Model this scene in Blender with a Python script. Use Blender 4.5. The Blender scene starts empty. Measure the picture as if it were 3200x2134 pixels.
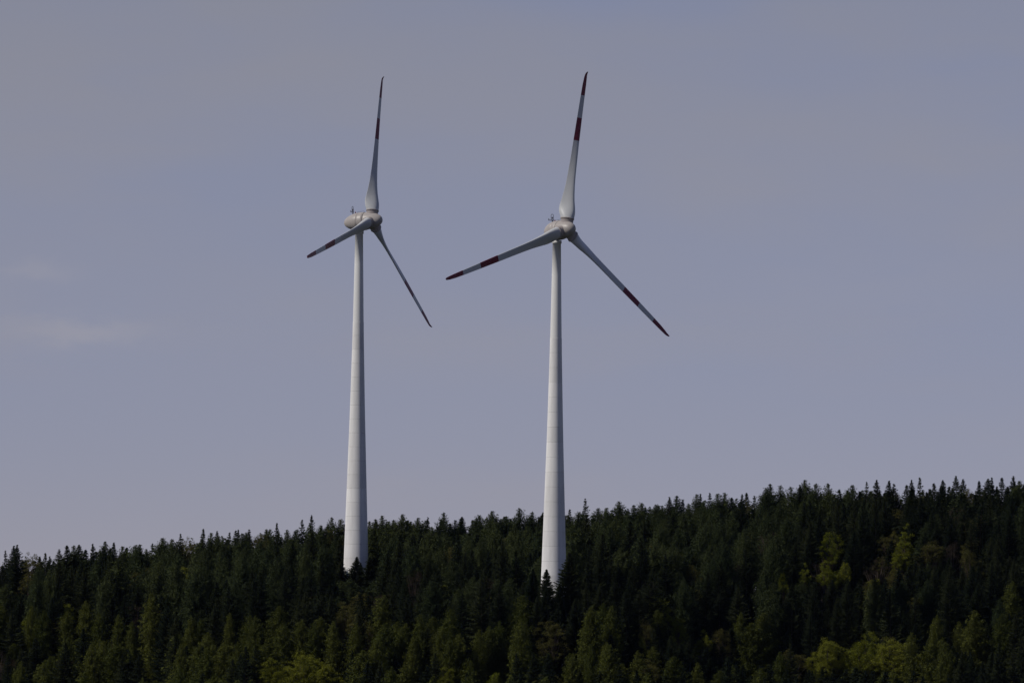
import bpy, math, random
import numpy as np
from mathutils import Vector, Matrix

scene = bpy.context.scene
rad = math.radians

# ------------------------------------------------------------------ camera
FPX = 25434.0                 # focal length in pixels of a 3200 px wide frame
HORIZON = 1800.0
PITCH = math.atan((1067 - HORIZON) / FPX)
ROLL = rad(0.53)
_f = Vector((0, math.cos(PITCH), -math.sin(PITCH)))
_r = Vector((1, 0, 0))
_u = Vector((0, math.sin(PITCH), math.cos(PITCH)))
CR = _r * math.cos(ROLL) + _u * math.sin(ROLL)
CU = _u * math.cos(ROLL) - _r * math.sin(ROLL)
CF = _f
cam_data = bpy.data.cameras.new('camera')
cam = bpy.data.objects.new('camera', cam_data)
scene.collection.objects.link(cam)
cam_data.sensor_width = 36.0
cam_data.lens = 36.0 * FPX / 3200.0
cam_data.clip_start = 1.0
cam_data.clip_end = 30000.0
cam.matrix_world = Matrix(((CR.x, CU.x, -CF.x, 0), (CR.y, CU.y, -CF.y, 0), (CR.z, CU.z, -CF.z, 0), (0, 0, 0, 1)))
scene.camera = cam

def ray(x, y):
    d = CF + CR * ((x - 1600) / FPX) + CU * ((1067 - y) / FPX)
    return d / d.y            # unit depth in world Y

def at(x, y, Y):
    return ray(x, y) * Y

def project(p):
    d = CF.dot(p)
    return 1600 + FPX * CR.dot(p) / d, 1067 - FPX * CU.dot(p) / d

# ------------------------------------------------------------------ sky and sun
SUN_EL, SUN_A = rad(44), rad(21)       # height; how far in front of pure left
SUN = Vector((-math.cos(SUN_A) * math.cos(SUN_EL), -math.sin(SUN_A) * math.cos(SUN_EL), math.sin(SUN_EL)))
world = bpy.data.worlds.new('World'); scene.world = world
world.use_nodes = True
wn, wl = world.node_tree.nodes, world.node_tree.links
wn.clear()
wout = wn.new('ShaderNodeOutputWorld'); bg = wn.new('ShaderNodeBackground')
sky = wn.new('ShaderNodeTexSky'); sky.sky_type = 'NISHITA'; sky.sun_disc = False
sky.sun_elevation = SUN_EL
sky.sun_rotation = math.atan2(SUN.x, SUN.y)
sky.altitude = 600; sky.air_density = 1.2; sky.dust_density = 0.0; sky.ozone_density = 2.0
bg.inputs['Strength'].default_value = 0.0515
tint = wn.new('ShaderNodeMix'); tint.data_type = 'RGBA'; tint.blend_type = 'MULTIPLY'
tint.inputs[0].default_value = 1.0
tint.inputs[7].default_value = (0.975, 0.845, 1.18, 1)
# the haze layer at the very horizon is thin: look the sky up a few degrees higher everywhere
tc = wn.new('ShaderNodeTexCoord'); lift = wn.new('ShaderNodeVectorMath'); lift.operation = 'ADD'; lift.inputs[1].default_value = (0, 0, 0.05)
nrm = wn.new('ShaderNodeVectorMath'); nrm.operation = 'NORMALIZE'
wl.new(tc.outputs['Generated'], lift.inputs[0]); wl.new(lift.outputs[0], nrm.inputs[0]); wl.new(nrm.outputs[0], sky.inputs['Vector'])
wl.new(sky.outputs[0], tint.inputs[6])
# thin high cloud: a warm-grey veil that thickens upwards, plus a few faint wisps
def wnode(t, **kw):
    n = wn.new(t)
    for k, v in kw.items(): setattr(n, k, v)
    return n
def wmath(op, a, b=None, c=None):
    n = wnode('ShaderNodeMath', operation=op)
    for i, v in enumerate((a, b, c)):
        if v is None: continue
        if isinstance(v, (int, float)): n.inputs[i].default_value = v
        else: wl.new(v, n.inputs[i])
    return n.outputs[0]
sep = wnode('ShaderNodeSeparateXYZ'); wl.new(tc.outputs['Generated'], sep.inputs[0])
def wnoise(scale, detail, rough=0.5, loc=(0, 0, 0)):
    m = wnode('ShaderNodeMapping'); m.inputs['Scale'].default_value = scale; m.inputs['Location'].default_value = loc
    n = wnode('ShaderNodeTexNoise'); n.inputs['Scale'].default_value = 1.0; n.inputs['Detail'].default_value = detail; n.inputs['Roughness'].default_value = rough
    wl.new(tc.outputs['Generated'], m.inputs[0]); wl.new(m.outputs[0], n.inputs['Vector'])
    return n.outputs['Fac']
def wrange(v, a, b, c=0.0, d=1.0):
    n = wnode('ShaderNodeMapRange', interpolation_type='SMOOTHSTEP')
    for i, q in enumerate((a, b, c, d)): n.inputs[i + 1].default_value = q
    wl.new(v, n.inputs[0]); return n.outputs[0]
veil = wmath('MULTIPLY', wrange(sep.outputs[2], 0.012, 0.072), wrange(wnoise((12, 12, 40), 4, .5, (3.1, .7, 1.9)), 0.25, 0.7, 0.35, 1.0))
patch = wmath('MULTIPLY', wrange(wnoise((20, 20, 75), 5, .5, (1.4, 2.2, .3)), 0.45, 0.8), 0.22)
veil = wmath('ADD', veil, patch)
cm = wnode('ShaderNodeMix', data_type='RGBA', blend_type='MULTIPLY')
cm.inputs[7].default_value = (1.27, 1.09, 0.84, 1)
wl.new(veil, cm.inputs[0]); wl.new(tint.outputs[2], cm.inputs[6])
prev = cm.outputs[2]
for wx, wy, sx, sy, amt in ((250, 1040, 200, 42, .45), (110, 845, 120, 26, .28), (2750, 900, 420, 90, .06)):
    d = ray(wx, wy).normalized()
    u = wmath('DIVIDE', wmath('SUBTRACT', sep.outputs[0], d.x), sx / FPX)
    v = wmath('DIVIDE', wmath('SUBTRACT', sep.outputs[2], d.z), sy / FPX)
    warp = wmath('MULTIPLY', wmath('SUBTRACT', wnoise((190, 190, 420), 4, .6, (wx, 0, wy)), .5), 3.2)
    v = wmath('ADD', v, warp)
    g = wmath('EXPONENT', wmath('MULTIPLY', wmath('ADD', wmath('MULTIPLY', u, u), wmath('MULTIPLY', v, v)), -1.0))
    g = wmath('MULTIPLY', wmath('MULTIPLY', g, amt), wmath('GREATER_THAN', sep.outputs[1], 0.0))
    m = wnode('ShaderNodeMix', data_type='RGBA', blend_type='MULTIPLY'); m.inputs[7].default_value = (1.34, 1.22, 1.04, 1)
    wl.new(g, m.inputs[0]); wl.new(prev, m.inputs[6]); prev = m.outputs[2]
wl.new(prev, bg.inputs['Color'])
wl.new(bg.outputs[0], wout.inputs['Surface'])

sun_data = bpy.data.lights.new('sun', 'SUN'); sun_data.energy = 3.7; sun_data.angle = rad(0.53)
sun_data.color = (1.0, 0.95, 0.88)
sun = bpy.data.objects.new('sun', sun_data); scene.collection.objects.link(sun)
sun.rotation_euler = (-SUN).to_track_quat('-Z', 'Y').to_euler()
sun.location = (-300, 500, 400)

vs = scene.view_settings
vs.view_transform = 'Standard'; vs.look = 'None'; vs.exposure = 0.0; vs.gamma = 1.0
vs.use_curve_mapping = False

# ------------------------------------------------------------------ helpers
COL = scene.collection
def link(name, data, parent=None):
    o = bpy.data.objects.new(name, data); COL.objects.link(o)
    if parent: o.parent = parent
    return o
def tag(o, label=None, cat=None, group=None, kind=None):
    if label: o['label'] = label
    if cat: o['category'] = cat
    if group: o['group'] = group
    if kind: o['kind'] = kind
    return o
def mesh(name, verts, faces, mat, smooth=False):
    me = bpy.data.meshes.new(name)
    me.from_pydata(verts, [], faces); me.update()
    if mat: me.materials.append(mat)
    if smooth:
        me.polygons.foreach_set('use_smooth', [True] * len(me.polygons))
    return me
def new_mat(name, rough=0.6):
    m = bpy.data.materials.new(name); m.use_nodes = True
    n = m.node_tree.nodes; p = n['Principled BSDF']
    p.inputs['Roughness'].default_value = rough
    return m, n, m.node_tree.links, p

def paint(name, col, rough=0.5, var=0.06, scale=(0.6, 0.6, 0.08), spec=0.4, drough=0.6):
    m, n, l, p = new_mat(name, rough)
    p.inputs['Specular IOR Level'].default_value = spec
    p.inputs['Diffuse Roughness'].default_value = drough
    t = n.new('ShaderNodeTexCoord'); mpn = n.new('ShaderNodeMapping'); mpn.inputs['Scale'].default_value = scale
    z = n.new('ShaderNodeTexNoise'); z.inputs['Scale'].default_value = 1.6; z.inputs['Detail'].default_value = 6
    oi = n.new('ShaderNodeObjectInfo')
    ad = n.new('ShaderNodeMath'); ad.operation = 'MULTIPLY_ADD'; ad.inputs[1].default_value = 0.35
    r = n.new('ShaderNodeMapRange'); r.inputs[1].default_value = 0.3; r.inputs[2].default_value = 1.1
    r.inputs[3].default_value = 1 - var; r.inputs[4].default_value = 1 + var * 0.5
    mx = n.new('ShaderNodeMix'); mx.data_type = 'RGBA'; mx.blend_type = 'MULTIPLY'; mx.inputs[0].default_value = 1
    mx.inputs[6].default_value = (*col, 1)
    l.new(t.outputs['Object'], mpn.inputs[0]); l.new(mpn.outputs[0], z.inputs['Vector'])
    l.new(oi.outputs['Random'], ad.inputs[0]); l.new(z.outputs['Fac'], ad.inputs[2])
    l.new(ad.outputs[0], r.inputs[0]); l.new(r.outputs[0], mx.inputs[7]); l.new(mx.outputs[2], p.inputs['Base Color'])
    return m

def leaf_mat(name, a, b, trans=0.25, var=0.35):
    m = bpy.data.materials.new(name); m.use_nodes = True
    n, l = m.node_tree.nodes, m.node_tree.links
    n.clear()
    out = n.new('ShaderNodeOutputMaterial')
    oi = n.new('ShaderNodeObjectInfo'); t = n.new('ShaderNodeTexCoord')
    z = n.new('ShaderNodeTexNoise'); z.inputs['Scale'].default_value = 0.9; z.inputs['Detail'].default_value = 4
    l.new(t.outputs['Object'], z.inputs['Vector'])
    mx = n.new('ShaderNodeMix'); mx.data_type = 'RGBA'
    mx.inputs[6].default_value = (*a, 1); mx.inputs[7].default_value = (*b, 1)
    ad = n.new('ShaderNodeMath'); ad.operation = 'MULTIPLY_ADD'; ad.inputs[1].default_value = 0.75; ad.use_clamp = True
    sb = n.new('ShaderNodeMath'); sb.operation = 'MULTIPLY_ADD'; sb.inputs[1].default_value = 1.3; sb.inputs[2].default_value = -0.5
    l.new(z.outputs['Fac'], sb.inputs[0]); l.new(oi.outputs['Random'], ad.inputs[0]); l.new(sb.outputs[0], ad.inputs[2])
    l.new(ad.outputs[0], mx.inputs[0])
    d = n.new('ShaderNodeBsdfDiffuse'); tr = n.new('ShaderNodeBsdfTranslucent'); ms = n.new('ShaderNodeMixShader')
    ms.inputs[0].default_value = trans
    l.new(mx.outputs[2], d.inputs[0]); l.new(mx.outputs[2], tr.inputs[0])
    l.new(d.outputs[0], ms.inputs[1]); l.new(tr.outputs[0], ms.inputs[2]); l.new(ms.outputs[0], out.inputs[0])
    return m

# ------------------------------------------------------------------ terrain
SKY_X = [-400, 0, 100, 170, 270, 480, 560, 700, 850, 1000, 1240, 1500, 1620, 1700, 1850, 2000, 2200, 2300, 2400, 2500, 2700, 2800, 3000, 3200, 3600]
SKY_Y = [1770, 1735, 1738, 1735, 1712, 1702, 1684, 1670, 1652, 1632, 1624, 1618, 1606, 1602, 1594, 1582, 1562, 1556, 1536, 1526, 1532, 1524, 1512, 1508, 1490]
def skyline(x): return float(np.interp(x, SKY_X, SKY_Y))
CREST = 1948.0
_cx, _cz = [], []
for _x in range(-400, 3601, 100):
    _p = at(_x, skyline(_x), CREST); _cx.append(_p.x); _cz.append(_p.z - 23.0)
_cz = np.convolve(np.pad(_cz, 2, mode='edge'), np.ones(5) / 5, 'valid')
def smooth01(t):
    t = min(1, max(0, t)); return t * t * (3 - 2 * t)
def terrain(X, Y):
    zc = float(np.interp(X, _cx, _cz))
    zc += max(0, X - 160) * 0.03 - max(0, -160 - X) * 0.05
    zc = max(-60.0, min(25.0, zc))
    x_px = 1600 + X / CREST * FPX
    bench = 145 - 85 * smooth01((x_px - 1800) / 550) - 80 * smooth01((950 - x_px) / 600)
    d = CREST - Y
    if d < 0:                                # behind the crest it falls away
        z = zc + d * 0.02 - 0.0011 * d * d
        return max(z, zc - 75)
    # gentle bench, then steep slope, easing into the valley floor
    s = max(0.0, d - bench)
    z = zc - 0.09 * min(d, bench) - 0.37 * s + 1.7 * (1 - math.exp(-s / 12))
    floor, k = -78.0, 8.0
    z = floor + k * math.log1p(math.exp(min(60, (z - floor) / k)))
    if Y < 1000: z = max(z, -1.75 - 0.085 * max(0.0, Y))
    z += 0.7 * math.sin(X * 0.06 + 1.1) * math.sin(Y * 0.05) * smooth01((Y - 1500) / 60)
    return z

def axis(a, b, fine0, fine1, step, coarse):
    v = list(np.arange(fine0, fine1 + 0.1, step))
    lo = [fine0 - coarse * 1.5 ** k for k in range(0, 14)]
    hi = [fine1 + coarse * 1.5 ** k for k in range(0, 14)]
    return sorted([x for x in lo if x > a] + [a] + v + [x for x in hi if x < b] + [b])
gx = axis(-4000, 4000, -180, 180, 5, 12)
gy = sorted(set(axis(-400, 6000, 1560, 2080, 5, 20) + list(range(0, 1500, 60))))
V = [(x, y, terrain(x, y)) for y in gy for x in gx]
NX = len(gx)
F = [(j * NX + i, j * NX + i + 1, (j + 1) * NX + i + 1, (j + 1) * NX + i) for j in range(len(gy) - 1) for i in range(NX - 1)]
gm, gn, gl, gp = new_mat('forest_floor', 0.95)
gp.inputs['Specular IOR Level'].default_value = 0.1
_t = gn.new('ShaderNodeTexCoord'); _z = gn.new('ShaderNodeTexNoise'); _z.inputs['Scale'].default_value = 0.35; _z.inputs['Detail'].default_value = 8
_c = gn.new('ShaderNodeValToRGB')
_c.color_ramp.elements[0].position = 0.3; _c.color_ramp.elements[0].color = (0.020, 0.018, 0.012, 1)
_c.color_ramp.elements[1].position = 0.7; _c.color_ramp.elements[1].color = (0.035, 0.045, 0.018, 1)
gl.new(_t.outputs['Object'], _z.inputs['Vector']); gl.new(_z.outputs['Fac'], _c.inputs[0]); gl.new(_c.outputs[0], gp.inputs['Base Color'])
ground = link('hillside_ground', mesh('hillside_ground', V, F, gm, True)); tag(ground, kind='structure')

# ------------------------------------------------------------------ wind turbines
M_CONC = paint('pale_concrete', (0.74, 0.73, 0.71), 0.75, 0.16, (0.9, 0.9, 0.10), 0.25)
M_STEEL = paint('light_grey_tower_paint', (0.72, 0.715, 0.69), 0.45, 0.03)
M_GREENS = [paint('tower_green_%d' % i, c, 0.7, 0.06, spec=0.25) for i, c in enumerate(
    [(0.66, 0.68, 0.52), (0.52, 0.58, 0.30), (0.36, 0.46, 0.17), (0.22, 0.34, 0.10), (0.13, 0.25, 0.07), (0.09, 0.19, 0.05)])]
M_WHITE = paint('white_blade_gelcoat', (0.53, 0.54, 0.54), 0.38, 0.04, (0.3, 0.3, 0.3))
M_RED = paint('traffic_red_paint', (0.17, 0.009, 0.030), 0.4, 0.06, (0.3, 0.3, 0.3))
M_TAUPE = paint('taupe_grey_housing', (0.40, 0.365, 0.335), 0.45, 0.08, (0.5, 0.5, 0.5))
M_COLLAR = paint('taupe_collar', (0.35, 0.31, 0.29), 0.5, 0.06, (0.5, 0.5, 0.5))
M_DARK = paint('dark_metal', (0.07, 0.065, 0.085), 0.5, 0.05, (1, 1, 1))

def lathe(prof, n=48, axis='z'):
    """prof: list of (r, h). r == 0 collapses to a point."""
    v, f, rings = [], [], []
    for r, h in prof:
        if r <= 1e-6:
            rings.append([len(v)]); v.append((0, 0, h))
        else:
            rings.append(list(range(len(v), len(v) + n)))
            for k in range(n):
                a = 2 * math.pi * k / n; v.append((r * math.cos(a), r * math.sin(a), h))
    for a, b in zip(rings, rings[1:]):
        if len(a) == 1 and len(b) == 1: continue
        for k in range(n):
            k2 = (k + 1) % n
            if len(a) == 1: f.append((a[0], b[k2], b[k]))
            elif len(b) == 1: f.append((a[k], a[k2], b[0]))
            else: f.append((a[k], a[k2], b[k2], b[k]))
    if axis == 'x': v = [(z, x, y) for x, y, z in v]
    return v, f

def tube(pts, r, n=8):
    v, f = [], []
    pts = [Vector(p) for p in pts]
    for i, p in enumerate(pts):
        d = (pts[min(i + 1, len(pts) - 1)] - pts[max(i - 1, 0)]).normalized()
        s = d.cross(Vector((0.13, 0.31, 0.94)) if abs(d.z) < 0.9 else Vector((1, 0.1, 0))).normalized(); t = d.cross(s)
        rr = r[i] if isinstance(r, (list, tuple)) else r
        for k in range(n):
            a = 2 * math.pi * k / n; v.append(tuple(p + (s * math.cos(a) + t * math.sin(a)) * rr))
    for i in range(len(pts) - 1):
        for k in range(n):
            k2 = (k + 1) % n
            f.append((i * n + k, i * n + k2, (i + 1) * n + k2, (i + 1) * n + k))
    f.append(tuple(range(n - 1, -1, -1))); f.append(tuple(range((len(pts) - 1) * n, len(pts) * n)))
    return v, f

def join(*parts):
    V, F = [], []
    for v, f in parts:
        o = len(V); V += v; F += [tuple(i + o for i in q) for q in f]
    return V, F

R_ROTOR = 35.8
B_R     = [2.55, 3.0, 3.6, 4.3, 5.2, 6.5, 8.0, 10, 12.5, 16, 19.5, 25, 29.6, 32.8, 34.5, 35.4, 35.8]
B_CH    = [2.9, 3.2, 3.5, 3.62, 3.46, 2.95, 2.52, 2.1, 1.84, 1.64, 1.5, 1.29, 1.12, 0.97, 0.76, 0.52, 0.22]
B_TW    = [40, 40, 39, 38, 35, 32, 28.5, 25, 20.5, 14, 9, 4.5, 1.5, 0.5, 0, 0, 0]
B_TH    = [0.80, 0.68, 0.55, 0.46, 0.40, 0.36, 0.33, 0.30, 0.27, 0.235, 0.21, 0.18, 0.16, 0.15, 0.15, 0.16, 0.2]
B_LE    = [0.50, 0.48, 0.45, 0.42, 0.40, 0.38, 0.37, 0.36, 0.35, 0.35, 0.34, 0.33, 0.33, 0.34, 0.36, 0.4, 0.5]
def blade_section(r, n=28):
    c = np.interp(r, B_R, B_CH); tw = rad(np.interp(r, B_R, B_TW)); th = np.interp(r, B_R, B_TH); le = np.interp(r, B_R, B_LE)
    rf = max(0, min(1, (r - 2.6) / 3.6)); rf = rf * rf * (3 - 2 * rf)          # ellipse at the root, airfoil further out
    pre = 0.5 * (r / R_ROTOR) ** 2 + 0.4 * max(0, (r - 34.9) / 0.9) ** 2
    pts = []
    for k in range(n):
        a = 2 * math.pi * k / n
        xc = 0.5 * (1 + math.cos(a))                 # 0 at leading edge, 1 at trailing edge
        sgn = 1 if math.sin(a) >= 0 else -1
        yt = 5 * th * (0.2969 * math.sqrt(xc) - 0.126 * xc - 0.3516 * xc ** 2 + 0.2843 * xc ** 3 - 0.1036 * xc ** 4)
        ya = sgn * yt + 0.035 * 4 * xc * (1 - xc) * -1
        ye = 0.5 * th * math.sin(a)
        y = (1 - rf) * ye + rf * ya
        cx = (le - xc) * c                           # + towards the leading edge
        cy = y * c                                   # + upwind
        # rotor frame: T leading direction, N upwind axis
        T = cx * math.cos(tw) - cy * math.sin(tw)
        N = cx * math.sin(tw) + cy * math.cos(tw) + pre
        pts.append((N, T, r))
    return pts
def blade_loft(r0, r1, steps, cap0=False, cap1=False, n=28):
    v, f = [], []
    rs = np.linspace(r0, r1, steps + 1)
    for r in rs: v += blade_section(r, n)
    for i in range(steps):
        for k in range(n):
            k2 = (k + 1) % n
            f.append((i * n + k, i * n + k2, (i + 1) * n + k2, (i + 1) * n + k))
    if cap0: f.append(tuple(range(n - 1, -1, -1)))
    if cap1: f.append(tuple(range(steps * n, (steps + 1) * n)))
    return v, f
R1, R2, R3 = 0.562 * R_ROTOR, 0.706 * R_ROTOR, 0.850 * R_ROTOR
ME_BLADE = mesh('blade', *join(blade_loft(2.5, R1, 44), blade_loft(R2, R3, 10)), M_WHITE, True)
ME_BAND = mesh('red_band', *blade_loft(R1, R2, 12), M_RED, True)
ME_TIP = mesh('red_tip', *blade_loft(R3, R_ROTOR, 26, cap1=True), M_RED, True)
_cv, _cf = lathe([(1.36, 1.2), (1.40, 1.9), (1.44, 2.28), (1.53, 2.30), (1.55, 2.46), (1.55, 2.56), (1.40, 2.58), (1.2, 2.58)], 40)
_tw = rad(40)
_cv2 = []
for x, y, z in _cv:                                   # x chord-wise, y thickness-wise
    y *= 0.86
    _cv2.append((x * math.sin(_tw) + y * math.cos(_tw), x * math.cos(_tw) - y * math.sin(_tw), z))
ME_COLLAR = mesh('root_collar', _cv2, _cf, M_COLLAR, False)
for p in ME_COLLAR.polygons: p.use_smooth = True
SP = [(0, 2.75), (0.45, 2.68), (0.85, 2.45), (1.2, 2.05), (1.48, 1.5), (1.72, 0.8), (1.88, 0.1), (2.0, -0.7), (2.06, -1.35), (2.06, -1.5), (1.9, -1.52)]
ME_SPIN = mesh('spinner', *lathe(SP, 64, 'x'), M_TAUPE, True)
NP = [(1.9, -1.5), (2.0, -1.58), (2.13, -1.6), (2.17, -2.2), (2.19, -2.95), (2.19, -3.02), (2.13, -3.06), (2.13, -3.10), (2.18, -3.14), (2.14, -3.8), (2.0, -4.6), (1.78, -5.4), (1.48, -6.1), (1.12, -6.7), (0.8, -7.05), (0.45, -7.3), (0, -7.4)]
ME_NAC = mesh('nacelle', *lathe(NP, 64, 'x'), M_TAUPE, True)
OVER = 3.4                                            # tower axis to blade-root plane

def tower_radius(h):                                   # h metres below the hub
    return 0.5 * float(np.interp(h, [0, 3, 24, 41, 46, 62, 72, 78, 81, 98], [1.75, 1.85, 2.55, 3.38, 3.65, 4.66, 5.3, 5.66, 5.82, 6.9]))

def turbine(px, py, Y, phi, theta, tilt, label, group):
    tipc = at(px, py, Y)                               # centre of the circle the blade tips run on
    d = Vector((tipc.x, tipc.y, 0)).normalized(); right = Vector((d.y, -d.x, 0))
    h = right * math.sin(phi) - d * math.cos(phi); h.normalize()
    n = h * math.cos(tilt) + Vector((0, 0, math.sin(tilt)))
    hub = tipc - n * 0.75
    foot = hub - n * OVER
    gz = terrain(foot.x, foot.y)
    hubh = foot.z
    root = link('wind_turbine', None); root.location = (foot.x, foot.y, gz); root.empty_display_size = 5
    tag(root, label, 'wind turbine', group)
    H = hubh - gz
    tow_v, tow_f = lathe([(tower_radius(23.8) - 0.0, H - 23.8), (tower_radius(18), H - 18), (tower_radius(10), H - 10), (tower_radius(3), H - 2.9), (tower_radius(3) + 0.16, H - 2.88), (tower_radius(3) + 0.16, H - 2.2), (0.7, H - 2.18)], 48)
    tower = link('tower', mesh('tower', tow_v, tow_f, M_STEEL, False), root)
    for p in tower.data.polygons: p.use_smooth = True
    tower['label'] = 'smooth steel upper tower section above stacked concrete rings'
    k, h0 = 0, 23.8
    while h0 < H - 0.1:
        h1 = min(h0 + 3.3, H + 0.8)
        ra, rb = tower_radius(h0), tower_radius(h1)
        e, c = 0.045, 0.06
        if k == 0: ra += 0.03
        f = lambda hh: ra + (rb - ra) * (hh - h0) / (h1 - h0)
        v, fc = join(lathe([(ra - 0.35, H - h0), (ra - c, H - h0 - 0.002)], 64), lathe([(ra - c, H - h0 - 0.002), (f(h0 + e), H - h0 - e)], 64),
                     lathe([(f(h0 + e), H - h0 - e), (f(h1 - e), H - h1 + e)], 64), lathe([(f(h1 - e), H - h1 + e), (rb - c, H - h1 + 0.002), (rb - 0.35, H - h1)], 64))
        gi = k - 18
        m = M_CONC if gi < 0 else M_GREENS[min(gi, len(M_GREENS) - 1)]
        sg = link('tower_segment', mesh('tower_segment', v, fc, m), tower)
        for p in sg.data.polygons: p.use_smooth = True
        h0 = h1; k += 1
    # rotor frame
    up = (Vector((0, 0, 1)) - n * n.z).normalized(); t = up.cross(n) * -1
    t = (-n).cross(up)                                 # viewer's right seen from the front
    off = hub - Vector((foot.x, foot.y, gz))
    def frame(a, b, c, o): return Matrix(((a.x, b.x, c.x, o.x), (a.y, b.y, c.y, o.y), (a.z, b.z, c.z, o.z), (0, 0, 0, 1)))
    nac = link('nacelle', ME_NAC, root); nac.matrix_local = frame(n, t, up, off)
    spn = link('spinner', ME_SPIN, root); spn.matrix_local = frame(n, t, up, off)
    for b in range(3):
        a = theta + b * 2 * math.pi / 3
        rr = up * math.cos(a) + t * math.sin(a); tt = t * math.cos(a) - up * math.sin(a)
        bl = link('blade', ME_BLADE, root); bl.matrix_local = frame(n, tt, rr, off)
        link('red_band', ME_BAND, bl); link('red_tip', ME_TIP, bl)
        link('root_collar', ME_COLLAR, bl)
    # weather mast with lightning hoop, in the nacelle's frame (x along the axis, y to the rotor's right, z up)
    s = -5.0
    mast = link('weather_mast', mesh('weather_mast', *join(
        tube([(s, 0, 1.7), (s, 0, 2.45)], 0.13), tube([(s, -1.0, 2.4), (s, 0, 2.42), (s, 0.5, 2.4)], 0.075),
        tube([(s, -1.0, 2.4), (s, -1.0, 2.8)], 0.09)), M_DARK, True), nac)
    hoop = [(s, 0.33 * math.cos(q), 3.45 + 0.33 * math.sin(q)) for q in np.linspace(0, math.pi, 13)]
    link('lightning_hoop', mesh('lightning_hoop', *tube([(s, 0.33, 2.4)] + hoop + [(s, -0.33, 2.4)], 0.055, 6), M_DARK, True), mast)
    v, f = lathe([(0, 2.4), (0.05, 2.4), (0.05, 2.75), (0.16, 2.8), (0.17, 3.0), (0.08, 3.08), (0.03, 3.3), (0, 3.3)], 12)
    link('anemometer', mesh('anemometer', [(x + s, y, z) for x, y, z in v], f, M_DARK, True), mast)
    v, f = lathe([(0, 2.4), (0.13, 2.4), (0.13, 2.62), (0.08, 2.72), (0, 2.73)], 12)
    link('beacon_lamp', mesh('beacon_lamp', [(x + s + 0.55, y + 0.3, z - 0.25) for x, y, z in v], f, M_RED, True), mast)
    link('handrail', mesh('handrail', *join(
        tube([(-3.9, 0.15, 2.05), (-3.9, 0.15, 2.32), (-3.0, 0.15, 2.42), (-3.0, 0.15, 2.15)], 0.03, 6),
        tube([(-2.8, 0.15, 2.15), (-2.8, 0.15, 2.42), (-2.0, 0.15, 2.42), (-2.0, 0.15, 2.13)], 0.03, 6)), M_DARK), nac)
    return root, foot
D_R = 1800.0
D_L = D_R * 501.8 / 467.6
T_L, FOOT_L = turbine(1170.6, 688.7, D_L, rad(61.5), rad(13.5), rad(4.1),
    'left white wind turbine, nearly side-on, beige nacelle, red-banded blades', 'wind turbines above the forest')
T_R, FOOT_R = turbine(1775.0, 716.1, D_R, rad(36.4), rad(10.2), rad(3.05),
    'right white wind turbine, rotor turned towards the viewer, red-banded blades', 'wind turbines above the forest')

# ------------------------------------------------------------------ tree meshes
M_BARK = paint('spruce_bark', (0.055, 0.042, 0.034), 0.9, 0.3, (1, 1, 0.3), 0.1)
M_BARK_P = paint('pale_dead_wood', (0.30, 0.27, 0.24), 0.9, 0.25, (1, 1, 0.3), 0.1)
M_SPRUCE = leaf_mat('spruce_needles', (0.009, 0.014, 0.0085), (0.027, 0.031, 0.0135), 0.12)
M_LARCH = leaf_mat('larch_needles', (0.040, 0.051, 0.013), (0.086, 0.093, 0.021), 0.3)
M_LARCH_B = leaf_mat('blue_green_needles', (0.028, 0.039, 0.018), (0.060, 0.071, 0.027), 0.3)
M_YELLOW = leaf_mat('young_beech_leaves', (0.100, 0.115, 0.014), (0.155, 0.160, 0.022), 0.3)
M_OLIVE = leaf_mat('olive_leaves', (0.058, 0.058, 0.018), (0.095, 0.088, 0.026), 0.3)
M_BROWN = leaf_mat('bare_brown_twigs', (0.030, 0.024, 0.018), (0.050, 0.038, 0.026), 0.1)

REF_H = 24.0
def trunk_mesh(H, r0, mat, rng, frac=0.97, name='trunk'):
    pts, rs = [], []
    bx, by = rng.uniform(-.2, .2), rng.uniform(-.2, .2)
    for i in range(9):
        q = i / 8
        pts.append((bx * math.sin(q * 3), by * math.sin(q * 2.3), -0.8 + (H * frac + 0.8) * q)); rs.append(r0 * (1 - q) ** 0.9 + 0.02)
    return tube(pts, rs, 7)

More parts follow.
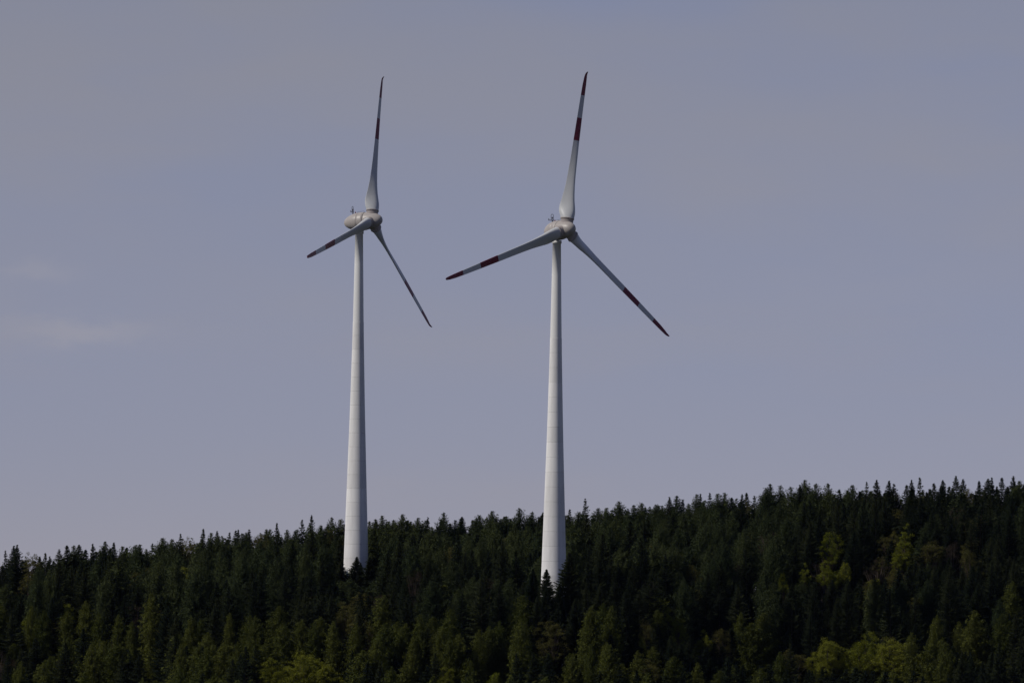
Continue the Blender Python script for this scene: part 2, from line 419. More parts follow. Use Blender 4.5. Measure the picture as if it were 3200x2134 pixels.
def conifer(seed, R, zb, kind, dens=1.0, step=0.30):
    """crown of a conifer 24 m tall: whorls of boughs, each bough a fringe of small sprays"""
    rng = random.Random(seed); H = REF_H
    V, F = [], []
    def tri(a, b, c):
        o = len(V); V.extend((a, b, c)); F.append((o, o + 1, o + 2))
    z = zb
    lobes = [(rng.uniform(0, 6.28), rng.uniform(.62, 1.22)) for _ in range(7)]
    larch = kind == 'larch'
    while z < H - 0.15:
        t = (H - z) / (H - zb)
        dd = H - z
        if larch: prof = math.tanh(.66 * (dd + .35) / R) * (1 - 0.25 * max(0, t - .6) / .4)
        elif kind == 'thin': prof = math.tanh(.33 * dd / R)
        else: prof = math.tanh(.46 * dd / R)
        # tiers: some whorls stick out, some are thin
        tier = rng.uniform(0.70, 1.15) if not larch else rng.uniform(0.72, 1.15)
        r = max(0.10, R * prof * tier)
        nb = int((6.5 + 5.5 * t) * dens + rng.random())
        a0 = rng.uniform(0, 6.28)
        for b in range(nb):
            az = a0 + 6.283 * b / nb + rng.uniform(-.35, .35)
            side = 1.0
            for la, ls in lobes:
                if abs((az - la + math.pi) % 6.283 - math.pi) < .55: side = ls
            L = r * side * rng.uniform(0.65, 1.12)
            if rng.random() < 0.06: L *= 0.4
            ca, sa = math.cos(az), math.sin(az)
            if larch: sl0, droop = 0.30 - 0.25 * t + rng.uniform(-.15, .15), 0.10
            else: sl0, droop = 0.30 - 0.60 * t ** .5 + rng.uniform(-.12, .12), 0.22 * t
            m = max(2, int(L / step))
            zz = z + rng.uniform(-.12, .12)
            for k in range(m):
                q = (k + 0.5 + rng.uniform(-.3, .3)) / m
                if q < 0.12 and L > 1.6: continue
                d = q * L
                h = zz + sl0 * d - droop * L * q * (1 - q) * 2 + 0.16 * L * q ** 3
                px, py = ca * d, sa * d
                w = (0.26 + 0.40 * (1 - q)) * min(1, .16 + L / 2.4)
                if larch:
                    for _ in range(5):
                        w2 = w * 0.85
                        jx, jy, jz = (rng.uniform(-w2, w2) for _ in range(3))
                        cxp = (px + jx, py + jy, h + jz * .9)
                        a = rng.uniform(0, 6.28); e = rng.uniform(-1, 1); s = rng.uniform(.20, .38) * min(1, .45 + L / 3)
                        ux, uy, uz = math.cos(a) * s, math.sin(a) * s, e * s
                        vx, vy, vz = -math.sin(a) * s * .8, math.cos(a) * s * .8, rng.uniform(-.6, .6) * s
                        tri(cxp, (cxp[0] + ux, cxp[1] + uy, cxp[2] + uz), (cxp[0] + vx, cxp[1] + vy, cxp[2] + vz))
                else:
                    for sg in (-1, 1):
                        sx, sy = -sa * sg, ca * sg
                        fw = rng.uniform(.15, .4) * min(1, .3 + L / 2); dn = rng.uniform(.10, .45) * w + .05
                        tip = (px + sx * w + ca * fw, py + sy * w + sa * fw, h - dn)
                        tri((px - ca * .16, py - sa * .16, h + .03), (px + ca * .26, py + sa * .26, h + .02), tip)
                    # hanging spray below the bough
                    tri((px - ca * .14, py - sa * .14, h), (px + ca * .16, py + sa * .16, h),
                        (px + rng.uniform(-.1, .1), py + rng.uniform(-.1, .1), h - rng.uniform(.3, .7) * (0.4 + 0.6 * t)))
            # bough tip
            h = zz + sl0 * L + 0.16 * L
            tri((ca * L * .86 - sa * .1, sa * L * .86 + ca * .1, h - .08), (ca * L * .86 + sa * .1, sa * L * .86 - ca * .1, h - .08),
                (ca * (L * 1.06 + .1), sa * (L * 1.06 + .1), h + .06))
        z += rng.uniform(.34, .56) * (0.5 + .25 * t if larch else (0.58 + .5 * t)) / (0.6 + .4 * dens)
    # leader
    for k in range(4):
        a = k * 1.57
        tri((.05 * math.cos(a), .05 * math.sin(a), H - .9), (.05 * math.cos(a + 1.57), .05 * math.sin(a + 1.57), H - .9), (0, 0, H))
    return V, F

def broad(seed, R, ht, mat, nclump=150, leaves=60, size=0.22, lobes=6):
    """rounded crown of an unevenly lobed broadleaf tree; origin at the foot, top at REF_H"""
    rng = random.Random(seed)
    V, F, ends = [], [], []
    cz = REF_H - ht / 2
    lob = []
    for i in range(lobes):
        a = 6.283 * i / lobes + rng.uniform(-.4, .4); q = rng.uniform(.35, .6)
        zz = rng.uniform(-.22, .20)
        lob.append((math.cos(a) * R * q * (1 - max(0, zz) * 1.2), math.sin(a) * R * q * (1 - max(0, zz) * 1.2), cz + ht * zz, R * rng.uniform(.38, .52), ht * rng.uniform(.22, .3)))
    lob.append((rng.uniform(-.15, .15) * R, rng.uniform(-.15, .15) * R, REF_H - ht * .3, R * .48, ht * .3))
    lob.append((0, 0, cz, R * .6, ht * .4))
    for i in range(nclump):
        lx, ly, lz, lr, lh = lob[i % len(lob)]
        u, v = rng.uniform(-.7, 1), rng.uniform(0, 6.28); s = math.sqrt(1 - u * u); q = rng.uniform(.72, 1.0)
        c = (lx + lr * s * math.cos(v) * q, ly + lr * s * math.sin(v) * q, lz + lh * u * q)
        ends.append(c)
        cr_ = rng.uniform(.42, .85) * (.5 + R / 8)
        for k in range(leaves):
            u, v = rng.uniform(-1, 1), rng.uniform(0, 6.28); s = math.sqrt(1 - u * u); q = cr_ * rng.random() ** .5
            p = (c[0] + q * s * math.cos(v), c[1] + q * s * math.sin(v), c[2] + q * u * .9)
            a, e, w = rng.uniform(0, 6.28), rng.uniform(-.8, .8), size * rng.uniform(.6, 1.3)
            ux, uy, uz = math.cos(a) * w, math.sin(a) * w, e * w
            vx, vy, vz = -math.sin(a) * w * .7, math.cos(a) * w * .7, rng.uniform(-.6, .6) * w
            o = len(V)
            V += [p, (p[0] + ux, p[1] + uy, p[2] + uz), (p[0] + vx, p[1] + vy, p[2] + vz)]; F.append((o, o + 1, o + 2))
    parts = [tube([(0, 0, -.8), (.1, .05, REF_H - ht), (.05, .1, cz + ht * .15)], [R * .07 + .08, R * .05 + .06, .06], 7)]
    for c in rng.sample(ends, 30):
        z0 = REF_H - ht * rng.uniform(.55, 1.0)
        parts.append(tube([(.06, .05, z0), (c[0] * .55, c[1] * .55, z0 + (c[2] - z0) * .45), c], [.13, .08, .025], 5))
    return (V, F), join(*parts)

PROTO = {}
def add_proto(kind, crown, trunk, mat, bark, radius):
    i = len(PROTO.setdefault(kind, []))
    cm_ = mesh('%s_crown' % kind, crown[0], crown[1], mat); tm = mesh('%s_trunk' % kind, trunk[0], trunk[1], bark, True)
    PROTO[kind].append((cm_, tm, radius, crown, trunk))
rg = random.Random(5)
for i in range(8):
    R = [3.2, 3.5, 2.9, 3.8, 3.3, 2.7, 3.6, 3.1][i]
    add_proto('spruce', conifer(100 + i, R, rg.uniform(2.5, 6), 'spruce', rg.uniform(.9, 1.15)), trunk_mesh(REF_H, .24, M_BARK, rg), M_SPRUCE, M_BARK, R)
for i in range(3):                                    # thin-topped skyline spruces
    R = [2.6, 3.0, 2.4][i]
    add_proto('thin_spruce', conifer(140 + i, R, rg.uniform(3, 6), 'thin', .7), trunk_mesh(REF_H, .22, M_BARK, rg), M_SPRUCE, M_BARK, R)
for i in range(3):                                    # young, dense, low-branched spruces
    R = [3.0, 3.4, 2.8][i]
    add_proto('dense_spruce', conifer(160 + i, R, 1.5, 'spruce', 1.75, .24), trunk_mesh(REF_H, .24, M_BARK, rg), M_SPRUCE, M_BARK, R)
for i in range(6):
    R = [3.3, 3.9, 2.9, 4.2, 3.6, 2.8][i]
    add_proto('larch', conifer(200 + i, R, rg.uniform(5, 8), 'larch', rg.uniform(.85, 1.05)), trunk_mesh(REF_H, .22, M_BARK, rg), M_LARCH, M_BARK, R)
for i in range(6):
    R = [3.5, 4.1, 3.0, 4.4, 3.8, 3.0][i]
    add_proto('blue_larch', conifer(230 + i, R, rg.uniform(5, 8), 'larch', rg.uniform(.85, 1.05)), trunk_mesh(REF_H, .22, M_BARK, rg), M_LARCH_B, M_BARK, R)
for i in range(4):
    c, t = broad(300 + i, 3.2, [12, 10.5, 13, 11][i], M_YELLOW, 130, 62)
    add_proto('yellow_broad', c, t, M_YELLOW, M_BARK, 3.2)
for i in range(3):
    c, t = broad(315 + i, 6.0, [16, 15, 17][i], M_YELLOW, 330, 66)
    add_proto('dome_broad', c, t, M_YELLOW, M_BARK, 6.0)
for i in range(3):
    c, t = broad(330 + i, 3.8, [13, 12, 14][i], M_OLIVE, 130, 52)
    add_proto('olive_broad', c, t, M_OLIVE, M_BARK, 3.8)
for i in range(2):
    c, t = broad(350 + i, 3.6, 13, M_BROWN, 110, 36, .2)
    add_proto('brown_broad', c, t, M_BROWN, M_BARK, 3.6)
c, t = broad(370, 1.9, 13, M_YELLOW, 100, 55, .2)
add_proto('narrow_broad', c, t, M_YELLOW, M_BARK, 1.9)

# ------------------------------------------------------------------ where the trees stand
TREES = []      # dict(kind, X, Y, z, H, w (width factor), label, special)
rng = random.Random(77)
def solve_Y(px, py, H, lo=1640.0, hi=CREST):
    """depth on the slope at which a tree of height H has its top at this height of the slope"""
    best = None
    for Y in np.arange(hi, lo, -1.5):
        p = at(px, py, Y)
        e = p.z - (terrain(p.x, Y) + H)
        if e >= 0: return Y
    return lo
def put(kind, px, py, Y=None, H=None, w=1.0, label=None, R=None, special=True, lock=60, group=None):
    if Y is None: Y = solve_Y(px, py, H)
    p = at(px, py, Y); g = terrain(p.x, Y)
    Hh = p.z - g
    rad0 = PROTO[kind][0][2]
    if R: w = R / rad0
    TREES.append(dict(kind=kind, X=p.x, Y=Y, z=g, H=Hh, w=w, label=label, special=special, px=px, py=py, lock=lock, group=group))

# skyline trees, left to right: top in the photograph's own coordinates, kind
SK = [(21,1719,'t'),(43,1704,'s'),(57,1701,'s'),(99,1723,'o'),(138,1724,'t'),(189,1714,'s'),(212,1701,'s'),(230,1704,'b'),(254,1699,'s'),(293,1697,'s'),
 (315,1700,'t'),(337,1691,'b'),(356,1693,'s'),(385,1706,'b'),(420,1702,'b'),(445,1701,'b'),(472,1694,'t'),(510,1681,'b'),(538,1684,'b'),(562,1666,'t'),(595,1675,'o'),(625,1648,'t'),(659,1664,'b'),(680,1657,'s'),
 (714,1662,'t'),(730,1652,'t'),(753,1653,'s'),(781,1649,'t'),(814,1664,'t'),(834,1653,'b'),(869,1630,'t'),(905,1655,'b'),(942,1620,'t'),(972,1605,'t'),(1000,1642,'b'),
 (1021,1635,'s'),(1036,1616,'b'),(1069,1622,'b'),(1168,1622,'b'),(1199,1610,'b'),(1228,1625,'b'),(1256,1607,'b'),(1302,1618,'b'),(1337,1614,'s'),(1387,1601,'b'),(1420,1624,'b'),
 (1447,1612,'s'),(1476,1622,'s'),(1497,1608,'b'),(1543,1597,'b'),(1574,1614,'b'),(1622,1587,'b'),(1666,1599,'b'),(1690,1598,'s'),(1786,1586,'t'),(1810,1598,'b'),
 (1832,1552,'t'),(1865,1587,'b'),(1892,1587,'b'),(1935,1566,'b'),(1975,1578,'b'),(2010,1570,'b'),(2046,1575,'b'),(2091,1552,'s'),(2121,1549,'b'),(2140,1560,'t'),(2171,1543,'b'),(2190,1542,'t'),
 (2222,1539,'t'),(2238,1542,'b'),(2264,1539,'b'),(2293,1552,'s'),(2315,1542,'s'),(2333,1537,'s'),(2355,1544,'t'),(2383,1526,'b'),(2407,1512,'b'),(2444,1516,'b'),
 (2463,1521,'b'),(2498,1514,'s'),(2519,1500,'b'),(2555,1511,'b'),(2593,1510,'b'),(2628,1524,'t'),(2661,1515,'b'),(2707,1504,'t'),(2744,1498,'s'),(2776,1500,'s'),
 (2801,1507,'s'),(2832,1511,'s'),(2855,1498,'s'),(2876,1488,'t'),(2921,1507,'s'),(2950,1497,'s'),(2990,1485,'s'),(3020,1495,'s'),(3058,1500,'s'),(3086,1493,'s'),
 (3102,1491,'t'),(3130,1488,'s'),(3160,1485,'s'),(3189,1503,'b')]
KN = dict(s='spruce', t='thin_spruce', b='blue_larch', o='olive_broad')
ORD = ['first', 'second', 'third', 'fourth', 'fifth', 'sixth', 'seventh', 'eighth', 'ninth', 'tenth', 'eleventh', 'twelfth', 'thirteenth', 'fourteenth', 'fifteenth', 'sixteenth',
       'seventeenth', 'eighteenth', 'nineteenth', 'twentieth']
def ordw(i):
    if i < 20: return ORD[i]
    return {2: 'twenty-', 3: 'thirty-', 4: 'forty-'}[(i + 1) // 10] + ORD[(i + 1) % 10 - 1] if (i + 1) % 10 else {3: 'thirtieth', 4: 'fortieth', 5: 'fiftieth'}[(i + 1) // 10]
DESC = dict(s='dark pointed spruce', t='thin-topped dark spruce', b='soft green conifer', o='rounded olive tree')
zones = [('from the left edge', lambda x: x < 1116), ('right of the left tower', lambda x: 1116 <= x < 1735), ('right of the right tower', lambda x: x >= 1735)]
for zname, test in zones:
    lst = [s for s in SK if test(s[0])]
    for i, (x, y, k) in enumerate(lst):
        Y = CREST + rng.uniform(-18, 4)
        if 880 < x < 1220: Y = CREST + rng.uniform(0, 8)
        w = rng.uniform(.9, 1.15) * (1.0 if k in 'st' else 1.05)
        put(KN[k], x, y, Y=Y, w=w, lock=45, group='treetops along the skyline',
            label='%s on the skyline, %s treetop %s' % (DESC[k], ordw(i), zname))

# spruces that stand in front of the tower feet
YL, YR = FOOT_L.y, FOOT_R.y
put('dense_spruce', 1111, 1738, Y=YL - 11, w=.95, label='pointed dark spruce rising in front of the left tower foot', lock=70)
put('dense_spruce', 1131, 1757, Y=YL - 9, w=.75, label='small dark spruce at the shaded side of the left tower foot', lock=50)
put('dense_spruce', 1070, 1752, Y=YL - 13, w=.95, label='dark spruce covering the lit edge of the left tower foot', lock=50)
put('dense_spruce', 1160, 1738, Y=YL - 12, w=1.0, label='dark spruce just right of the left tower foot', lock=50)
put('dense_spruce', 1716, 1777, Y=YR - 12, w=1.0, label='bushy-topped dark spruce in front of the right tower foot', lock=60)
put('dense_spruce', 1672, 1775, Y=YR - 10, w=1.0, label='dark spruce just left of the right tower foot', lock=50)
put('dense_spruce', 1744, 1822, Y=YR - 14, w=.9, label='low dark spruce under the shaded side of the right tower', lock=30)
put('dense_spruce', 1697, 1832, Y=YR - 15, w=.9, label='low dark spruce under the lit side of the right tower', lock=30)
put('dense_spruce', 1785, 1722, Y=YR - 10, w=1.25, label='broad dark spruce overlapping the right edge of the right tower foot', lock=60)

# trees that stand out of the slope
def B(kind, x, y, R, H, label, lock=90): put(kind, x, y, H=H, R=R, label=label, lock=lock)
B('dome_broad', 2700, 1972, 5.6, 19, 'bright yellow-green rounded tree, middle of the big lower right clump', 110)
B('dome_broad', 2592, 1990, 5.2, 18, 'bright yellow-green rounded tree, left end of the big lower right clump', 100)
B('dome_broad', 2790, 1984, 6.6, 19, 'widest yellow-green rounded tree, right end of the lower right clump', 110)
B('yellow_broad', 2590, 1655, 3.5, 21, 'tall yellow-green tree high on the right slope', 90)
B('yellow_broad', 2584, 1750, 3.2, 18, 'low yellow-green tree right under the tall one on the right slope', 60)
B('yellow_broad', 2636, 1754, 2.3, 17, 'small yellow-green tree beside a dark spruce on the right slope', 55)
B('narrow_broad', 2520, 1756, 1.5, 18, 'slim yellow-green tree left of the low yellow-green pair on right slope', 60)
B('narrow_broad', 2837, 1632, 2.0, 24, 'narrow tall yellow-green tree high on the right slope', 110)
B('yellow_broad', 2818, 1694, 2.8, 19, 'yellow-green crown at the foot of the narrow tall tree', 70)
B('olive_broad', 2905, 1684, 4.2, 20, 'dull olive rounded tree right of the narrow tall tree', 70)
B('olive_broad', 3030, 1708, 3.4, 20, 'dull olive rounded tree near the right edge of the slope', 60)
B('brown_broad', 2740, 1736, 4.0, 19, 'brown bare-twigged tree between the yellow-green trees on right slope', 70)
B('brown_broad', 2972, 1690, 3.2, 19, 'brown bare-twigged tree beside the olive tree at right', 50)
B('yellow_broad', 2449, 1786, 1.6, 17, 'small yellow-green tree alone in the dark right-hand slope', 60)
B('larch', 2393, 1912, 3.4, 23, 'fresh green larch top above a wide larch, lower right', 60)
B('larch', 2352, 1945, 4.4, 23, 'wide fresh green larch left of the yellow-green clump', 130)
B('larch', 2928, 1920, 2.4, 23, 'pointed fresh green larch above the right end of yellow-green clump', 80)
B('larch', 3046, 1905, 4.4, 24, 'wide fresh green larch near lower right edge', 130)
B('larch', 3174, 1815, 3.4, 24, 'fresh green larch at the right edge halfway down the slope', 100)
B('larch', 2850, 1975, 2.2, 22, 'slim green larch rising out of the yellow-green clump', 30)
B('olive_broad', 1722, 1930, 4.6, 21, 'large olive-brown rounded tree below the right tower', 110)
B('dome_broad', 945, 2032, 6.2, 19, 'bright yellow-green tree at the bottom, right one of a pair', 110)
B('dome_broad', 868, 2052, 5.2, 18, 'bright yellow-green tree at the bottom, left one of a pair', 100)
B('yellow_broad', 1030, 2072, 3.8, 17, 'small yellow-green tree at the bottom beside the bright pair', 70)
B('yellow_broad', 629, 1716, 3.3, 19, 'yellowish rounded tree just below the left skyline', 70)
B('olive_broad', 446, 1768, 3.2, 19, 'dull olive tree below the left skyline', 50)
B('olive_broad', 98, 1785, 4.0, 20, 'wide olive-green tree near the left edge below the skyline', 70)
B('yellow_broad', 1402, 2080, 2.8, 17, 'small yellow-green tree at the bottom between the turbines', 60)
B('yellow_broad', 1545, 2098, 2.6, 16, 'low yellow-green bushy tree at the bottom, below the right turbine', 50)
B('olive_broad', 2010, 1930, 2.6, 19, 'olive rounded tree right of the large olive-brown tree', 60)
B('yellow_broad', 2120, 1925, 2.2, 18, 'yellow-green tree amid dark spruces, lower slope right of centre', 60)
B('yellow_broad', 2200, 1965, 2.4, 18, 'yellow-green tree left of the wide fresh green larch', 60)
B('olive_broad', 2262, 1955, 3.0, 18, 'olive tree next to the wide fresh green larch', 60)
B('brown_broad', 2300, 1760, 2.6, 18, 'brown bare-twigged tree on the slope right of the right tower', 50)
B('olive_broad', 2165, 1760, 2.4, 18, 'olive tree under the green conifers right of the right tower', 50)
LAR = [(102,1893),(132,1906),(213,1906),(268,1876),(312,1914),(372,1919),(419,1940),(608,1927),(718,1914),(795,1923),(942,1936),(981,1944),(1049,1940),(1108,1946),
       (1261,1955),(1288,1992),(1406,1989),(1440,1978),(1491,1966),(1529,1955),(1567,1938),(1850,2010),(1780,2040)]
for i, (x, y) in enumerate(LAR):
    B('larch', x, y, rng.uniform(2.2, 3.2), 22, 'fresh green larch in the lower band, %s from the left edge' % ordw(i), 85)
for x, y in [(2194,1640),(2150,1600),(2240,1620),(2290,1600),(2120,1650),(2330,1655),(2255,1690),(2400,1600),(2460,1610),(2060,1640)]:
    B('blue_larch', x, y, 3.2, 23, None, 60)

SPECIAL = list(TREES)
for t in SPECIAL:
    l = t['label']
    if not l: continue
    if 'skyline, ' in l: t['anchor'] = 'the skyline\'s ' + l.split('skyline, ')[1]
    elif 'lower band' in l: t['anchor'] = 'the %s lower-band larch from the left edge' % l.split('band, ')[1].split(' ')[0]
    else: t['anchor'] = 'the ' + (l.split(',')[0] if len(l.split(',')[0].split()) > 5 else l.replace(',', ''))
# fill: the rest of the wood
SP_ = 5.5
def kind_for(px, py):
    r = rng.random(); sk = skyline(px); below = py - sk
    if below < 90 and 380 < px < 2450: p = .72
    elif below < 90: p = .22
    elif py > 1890 and px < 2100: p = .50
    elif 2050 < px < 2450 and below < 200: p = .55
    elif px > 2200 and py > 1800: p = .25
    else: p = .17
    if r < p: return 'blue_larch' if py < 1850 else 'larch'
    r = rng.random()
    if r < .07: return 'olive_broad'
    if r < .105: return 'brown_broad'
    if r < .14 and py > 1700: return 'yellow_broad'
    return 'spruce'
row = 0
Y = 1640.0
while Y < 1985:
    X = -150 + (row % 2) * SP_ / 2
    while X < 150:
        x = X + rng.uniform(-1.9, 1.9); y = Y + rng.uniform(-1.9, 1.9); X += SP_
        if any((x - f.x) ** 2 + (y - f.y) ** 2 < 7.5 ** 2 for f in (FOOT_L, FOOT_R)): continue
        if any((x - s['X']) ** 2 + (y - s['Y']) ** 2 < 3.1 ** 2 for s in SPECIAL): continue
        g = terrain(x, y)
        H = rng.gauss(22.3, 3.0) + 2.4 * math.sin(x * .11 + 1.3 * math.sin(y * .07)) * math.sin(y * .09 + 2); H = min(28, max(14, H))
        if CREST - 26 < y < CREST + 10:       # the wood closes up along the ridge
            px, _py = project(Vector((x, y, g + H)))
            H = max(H, min(29, at(px, skyline(px) + abs(rng.gauss(0, 13)), y).z - g))
        px, py = project(Vector((x, y, g + H)))
        if py > 2230: continue
        k = kind_for(px, py)
        if k.endswith('broad'): H = min(H, rng.uniform(16, 21))
        # stay under the skyline
        lim = skyline(px) + rng.uniform(0, 16)
        # leave the tower feet and the standing-out trees in sight
        w = rng.uniform(.8, 1.25)
        for tx, ty, ft in ((1113, 1790, FOOT_L), (1727, 1812, FOOT_R)):
            if y < ft.y + 2 and abs(px - tx) < 75: lim = max(lim, ty + rng.uniform(0, 25) + max(0, ft.y - y - 15) * .8)
        for s in SPECIAL:
            if y < s['Y'] and y > s['Y'] - 45:
                rr = PROTO[s['kind']][0][2] * s['w'] * 14.0
                if abs(px - s['px']) < rr + 18: lim = max(lim, s['py'] + s['lock'] * (1.0 if abs(px - s['px']) < rr else .55))
        for ft in (FOOT_L, FOOT_R):          # nothing shades the towers above their feet
            rx, ry = x - ft.x, y - ft.y
            al = -rx * math.cos(SUN_A) - ry * math.sin(SUN_A); la = abs(rx * math.sin(SUN_A) - ry * math.cos(SUN_A))
            if al > 0 and la < 8 and al < 30: H = min(H, 11.5 + al * .9 + (terrain(ft.x, ft.y) - g))
        px, py = project(Vector((x, y, g + H)))
        if py < lim:
            p = at(px, lim, y); H2 = p.z - g
            if H2 < 9: continue
            H = H2
        px, py = project(Vector((x, y, g + H)))
        if k == 'spruce' and any(-40 < y - ft.y < 4 and abs(px - tx) < 80 for tx, ft in ((1113, FOOT_L), (1727, FOOT_R))): k = 'dense_spruce'
        TREES.append(dict(kind=k, X=x, Y=y, z=g, H=H, w=w, label=None, special=False, px=px, py=py, lock=0, group=None))
    Y += SP_ * (.92 if Y < 1800 else 1.15); row += 1

xx = -10.0
while xx < 3220:
    if not (1085 < xx < 1150) and not (1700 < xx < 1760):
        soft = 370 < xx < 2680
        k = ('blue_larch' if rng.random() < .85 else 'olive_broad') if soft else rng.choice(['spruce', 'spruce', 'blue_larch', 'olive_broad'])
        yy_ = CREST + rng.uniform(-8, 9) + (8 if 880 < xx < 1220 else 0)
        py = skyline(xx) + rng.uniform(0, 16)
        p = at(xx, py, yy_); g = terrain(p.x, yy_)
        if 12 < p.z - g < 31:
            TREES.append(dict(kind=k, X=p.x, Y=yy_, z=g, H=p.z - g, w=rng.uniform(.85, 1.15), label=None, special=False, px=xx, py=py, lock=0, group=None))
    xx += rng.uniform(26, 60)

# ------------------------------------------------------------------ how much of each tree shows (coarse visibility count)
SCL = 4.0; GW, GH = 800, 534
zb = np.full((GH, GW), 1e9); idb = np.full((GH, GW), -1, int)
for i, t in enumerate(TREES):
    x0, y0 = t['px'] / SCL, t['py'] / SCL
    sc = FPX / t['Y'] / SCL
    R = PROTO[t['kind']][0][2] * t['w'] * sc * .85; Hp = t['H'] * sc
    cone = not t['kind'].endswith('broad')
    for yy in range(max(0, int(y0)), min(GH, int(y0 + Hp))):
        q = max(0.0, (yy - y0) / Hp)
        hw = R * (q ** .75 if cone else min(1, (q * 6) ** .5))
        a, b = max(0, int(x0 - hw)), min(GW, int(x0 + hw) + 1)
        if a < b:
            seg = zb[yy, a:b]; m = seg > t['Y']
            seg[m] = t['Y']; idb[yy, a:b][m] = i
cnt = np.bincount(idb[idb >= 0], minlength=len(TREES))
for i, t in enumerate(TREES): t['vis'] = int(cnt[i])

CATS = dict(spruce='spruce', thin_spruce='spruce', dense_spruce='spruce', larch='larch', blue_larch='larch', yellow_broad='tree', dome_broad='tree', olive_broad='tree', brown_broad='tree', narrow_broad='tree')
NAMES = dict(spruce='spruce_tree', thin_spruce='spruce_tree', dense_spruce='spruce_tree', larch='larch_tree', blue_larch='larch_tree', yellow_broad='broadleaf_tree', dome_broad='broadleaf_tree', olive_broad='broadleaf_tree', brown_broad='broadleaf_tree', narrow_broad='broadleaf_tree')
ADJ = dict(spruce='dark green spruce', thin_spruce='thin dark spruce', dense_spruce='dense dark spruce', larch='fresh green larch', blue_larch='muted green larch',
           yellow_broad='small yellow-green broadleaf tree', olive_broad='dull olive broadleaf tree', brown_broad='brown bare-twigged broadleaf tree', narrow_broad='slim yellow-green tree')
indiv, mass = [], []
for fam in ('spruce', 'larch', 'tree'):
    ts = sorted([t for t in TREES if CATS[t['kind']] == fam], key=lambda t: (-(t['label'] is not None), -t['vis']))
    k = 0
    for t in ts:
        if k < 300 and (t['label'] is not None or t['vis'] >= 12): indiv.append(t); k += 1
        else: mass.append(t)
print('trees', len(TREES), 'individual', len(indiv), 'mass', len(mass), {f: sum(CATS[t['kind']] == f for t in indiv) for f in ('spruce', 'larch', 'tree')}, 'visible in mass', sum(t['vis'] > 0 for t in mass))

ANCH = [(t['px'], t['py'], t['anchor']) for t in SPECIAL if t.get('anchor')]
USED = set()
def neighbour_label(t, dx, dy, nm):
    side = 'left of' if dx < -12 else 'right of' if dx > 12 else ''
    rel = ('just below' if dy > 0 else 'just above') if abs(dy) > abs(dx) * 1.3 else ''
    if rel and side: rel = ('below and ' if dy > 0 else 'above and ') + side if abs(dx) > abs(dy) * .4 else rel
    elif side: rel = 'just ' + side
    if not rel: rel = 'beside'
    return '%s %s %s' % (ADJ[t['kind']], rel, nm)
def zone_label(t):
    cand = []
    for ax, ay, nm in ANCH:
        dx, dy = t['px'] - ax, t['py'] - ay
        dd = math.hypot(dx, dy * 1.2)
        if dd < 450: cand.append((dd, dx, dy, nm))
    cand.sort()
    fall = None
    for dd, dx, dy, nm in cand:
        r = neighbour_label(t, dx, dy, nm)
        if len(r.split()) > 16: continue
        if fall is None: fall = r
        if r not in USED: fall = r; break
        ext = 'tall ' if t['H'] > 24.5 else 'short ' if t['H'] < 19 else 'slim ' if t['w'] < .9 else 'broad ' if t['w'] > 1.12 else ''
        if ext and ext + r not in USED and len(r.split()) < 16: fall = ext + r; break
    if fall is None: fall = neighbour_label(t, 0, 0, 'the dark slope')
    USED.add(fall)
    x, b = t['px'], t['py'] - skyline(t['px'])
    hx = ('at the far left' if x < 420 else 'left of the left turbine' if x < 1060 else 'below the left turbine' if x < 1260 else 'between the two turbines' if x < 1640 else
          'below the right turbine' if x < 1860 else 'right of the right turbine' if x < 2450 else 'at the far right')
    hy = 'just under the skyline' if b < 60 else 'on the upper slope' if b < 170 else 'on the middle slope' if b < 300 else 'on the lower slope'
    return fall, '%s trees %s %s' % (CATS[t['kind']] if CATS[t['kind']] != 'tree' else 'broadleaf', hy, hx)

rng2 = random.Random(9)
for t in indiv:
    pr = PROTO[t['kind']]; cm_, tm, R0, _, _ = pr[rng2.randrange(len(pr))]
    root = link(NAMES[t['kind']], None)
    root.location = (t['X'], t['Y'], t['z']); root.rotation_euler = (rng2.gauss(0, .018), rng2.gauss(0, .018), rng2.uniform(0, 6.28))
    sz = t['H'] / REF_H; sw = t['w'] * (pr[0][2] / R0) ** .3 * (sz ** .35 if not t['special'] else 1)
    root.scale = (sw, sw * rng2.uniform(.94, 1.06), sz)
    if t['label']: tag(root, t['label'], CATS[t['kind']], t['group'])
    else:
        lb, gp_ = zone_label(t); tag(root, lb, CATS[t['kind']], gp_)
    link('crown', cm_, root); link('trunk', tm, root)

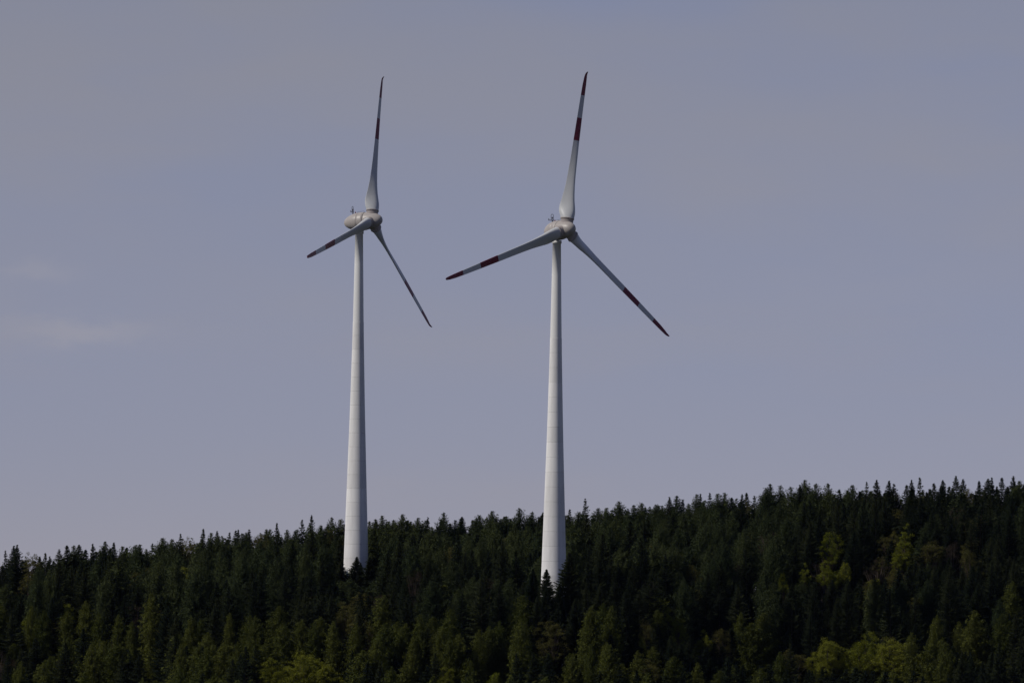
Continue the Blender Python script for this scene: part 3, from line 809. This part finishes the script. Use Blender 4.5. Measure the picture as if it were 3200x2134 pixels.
# the trees that hardly show: one mass, by point-wise copies of the same crowns and trunks, thinned
if mass:
    VV, FF, MI, off = [], [], [], 0
    mats = [M_SPRUCE, M_LARCH, M_LARCH_B, M_YELLOW, M_OLIVE, M_BROWN, M_BARK]
    mid = dict(spruce=0, thin_spruce=0, dense_spruce=0, larch=1, blue_larch=2, yellow_broad=3, dome_broad=3, narrow_broad=3, olive_broad=4, brown_broad=5)
    cache = {}
    for t in mass:
        pr = PROTO[t['kind']]; j = rng2.randrange(min(3, len(pr))); lod = 3400 if t['vis'] > 0 else 1000; key = (t['kind'], j, lod)
        if key not in cache:
            cv = np.array(pr[j][3][0]).reshape(-1, 3, 3)
            pick = np.random.RandomState(3).rand(len(cv)) < min(1, lod / len(cv))
            k_ = min(2.4, (len(cv) / max(1, pick.sum())) ** .4)
            cv = cv[pick]; ctr = cv.mean(1, keepdims=True); cv = ctr + (cv - ctr) * k_
            cache[key] = cv.reshape(-1, 3)
        v = cache[key]; a = rng2.uniform(0, 6.28); sz = t['H'] / REF_H; sw = t['w']
        w = np.stack([(v[:, 0] * math.cos(a) - v[:, 1] * math.sin(a)) * sw + t['X'], (v[:, 0] * math.sin(a) + v[:, 1] * math.cos(a)) * sw + t['Y'], v[:, 2] * sz + t['z']], 1)
        VV.append(w); nf = len(w) // 3
        FF.append(np.arange(off, off + len(w)).reshape(-1, 3)); MI += [mid[t['kind']]] * nf; off += len(w)
    VV = np.concatenate(VV); FF = np.concatenate(FF)
    me = bpy.data.meshes.new('background_trees')
    me.vertices.add(len(VV)); me.vertices.foreach_set('co', VV.ravel())
    me.loops.add(FF.size); me.loops.foreach_set('vertex_index', FF.ravel().astype(np.int32))
    me.polygons.add(len(FF)); me.polygons.foreach_set('loop_start', np.arange(0, FF.size, 3, dtype=np.int32))
    for m in mats: me.materials.append(m)
    me.polygons.foreach_set('material_index', np.array(MI, dtype=np.int32))
    me.update(calc_edges=True); me.validate()
    tag(link('forest_mass', me), 'mixed dark wood filling the gaps behind and below the nearer trees', 'forest', kind='stuff')

# ------------------------------------------------------------------ dead snag near the lower left
px, py = 283, 2030
Y = solve_Y(px, py, 17.5); p = at(px, py, Y); g = terrain(p.x, Y)
snag = link('dead_tree', None); snag.location = (p.x, Y, g); H = p.z - g
tag(snag, 'pale dead tree trunk with bare twigs at the lower left', 'dead tree')
link('trunk', mesh('dead_trunk', *tube([(0, 0, -.5), (.05, 0, H * .5), (0, .04, H)], [.26, .17, .04], 8), M_BARK_P, True), snag)
rs = random.Random(3)
for k in range(14):
    z = H * rs.uniform(.45, .95); a = rs.uniform(0, 6.28); L = rs.uniform(.8, 1.8) * (1.3 - z / H)
    link('branch', mesh('dead_branch', *tube([(0, 0, z), (math.cos(a) * L * .6, math.sin(a) * L * .6, z - .1), (math.cos(a) * L, math.sin(a) * L, z - .35)], [.05, .035, .012], 5), M_BARK_P, True), snag)

# ------------------------------------------------------------------ thin blue air between the camera and the hill
HAZE = 2.5e-6
hm = bpy.data.materials.new('haze_air'); hm.use_nodes = True
hn = hm.node_tree.nodes; hn.clear()
ho = hn.new('ShaderNodeOutputMaterial'); hv = hn.new('ShaderNodeVolumePrincipled')
hv.inputs['Color'].default_value = (0.35, 0.5, 1.0, 1); hv.inputs['Density'].default_value = HAZE
hm.node_tree.links.new(hv.outputs[0], ho.inputs['Volume'])
x0, x1, y0, y1, z0, z1 = -4050, 4050, -450, 6050, -172, 170
hz = link('haze', mesh('haze', [(x0, y0, z0), (x1, y0, z0), (x1, y1, z0), (x0, y1, z0), (x0, y0, z1), (x1, y0, z1), (x1, y1, z1), (x0, y1, z1)],
    [(0, 3, 2, 1), (4, 5, 6, 7), (0, 1, 5, 4), (1, 2, 6, 5), (2, 3, 7, 6), (3, 0, 4, 7)], hm))
tag(hz, 'thin blue haze in the air before the hill', 'haze', kind='stuff')

scene.render.engine = 'CYCLES'
scene.cycles.max_bounces = 6
scene.cycles.diffuse_bounces = 3
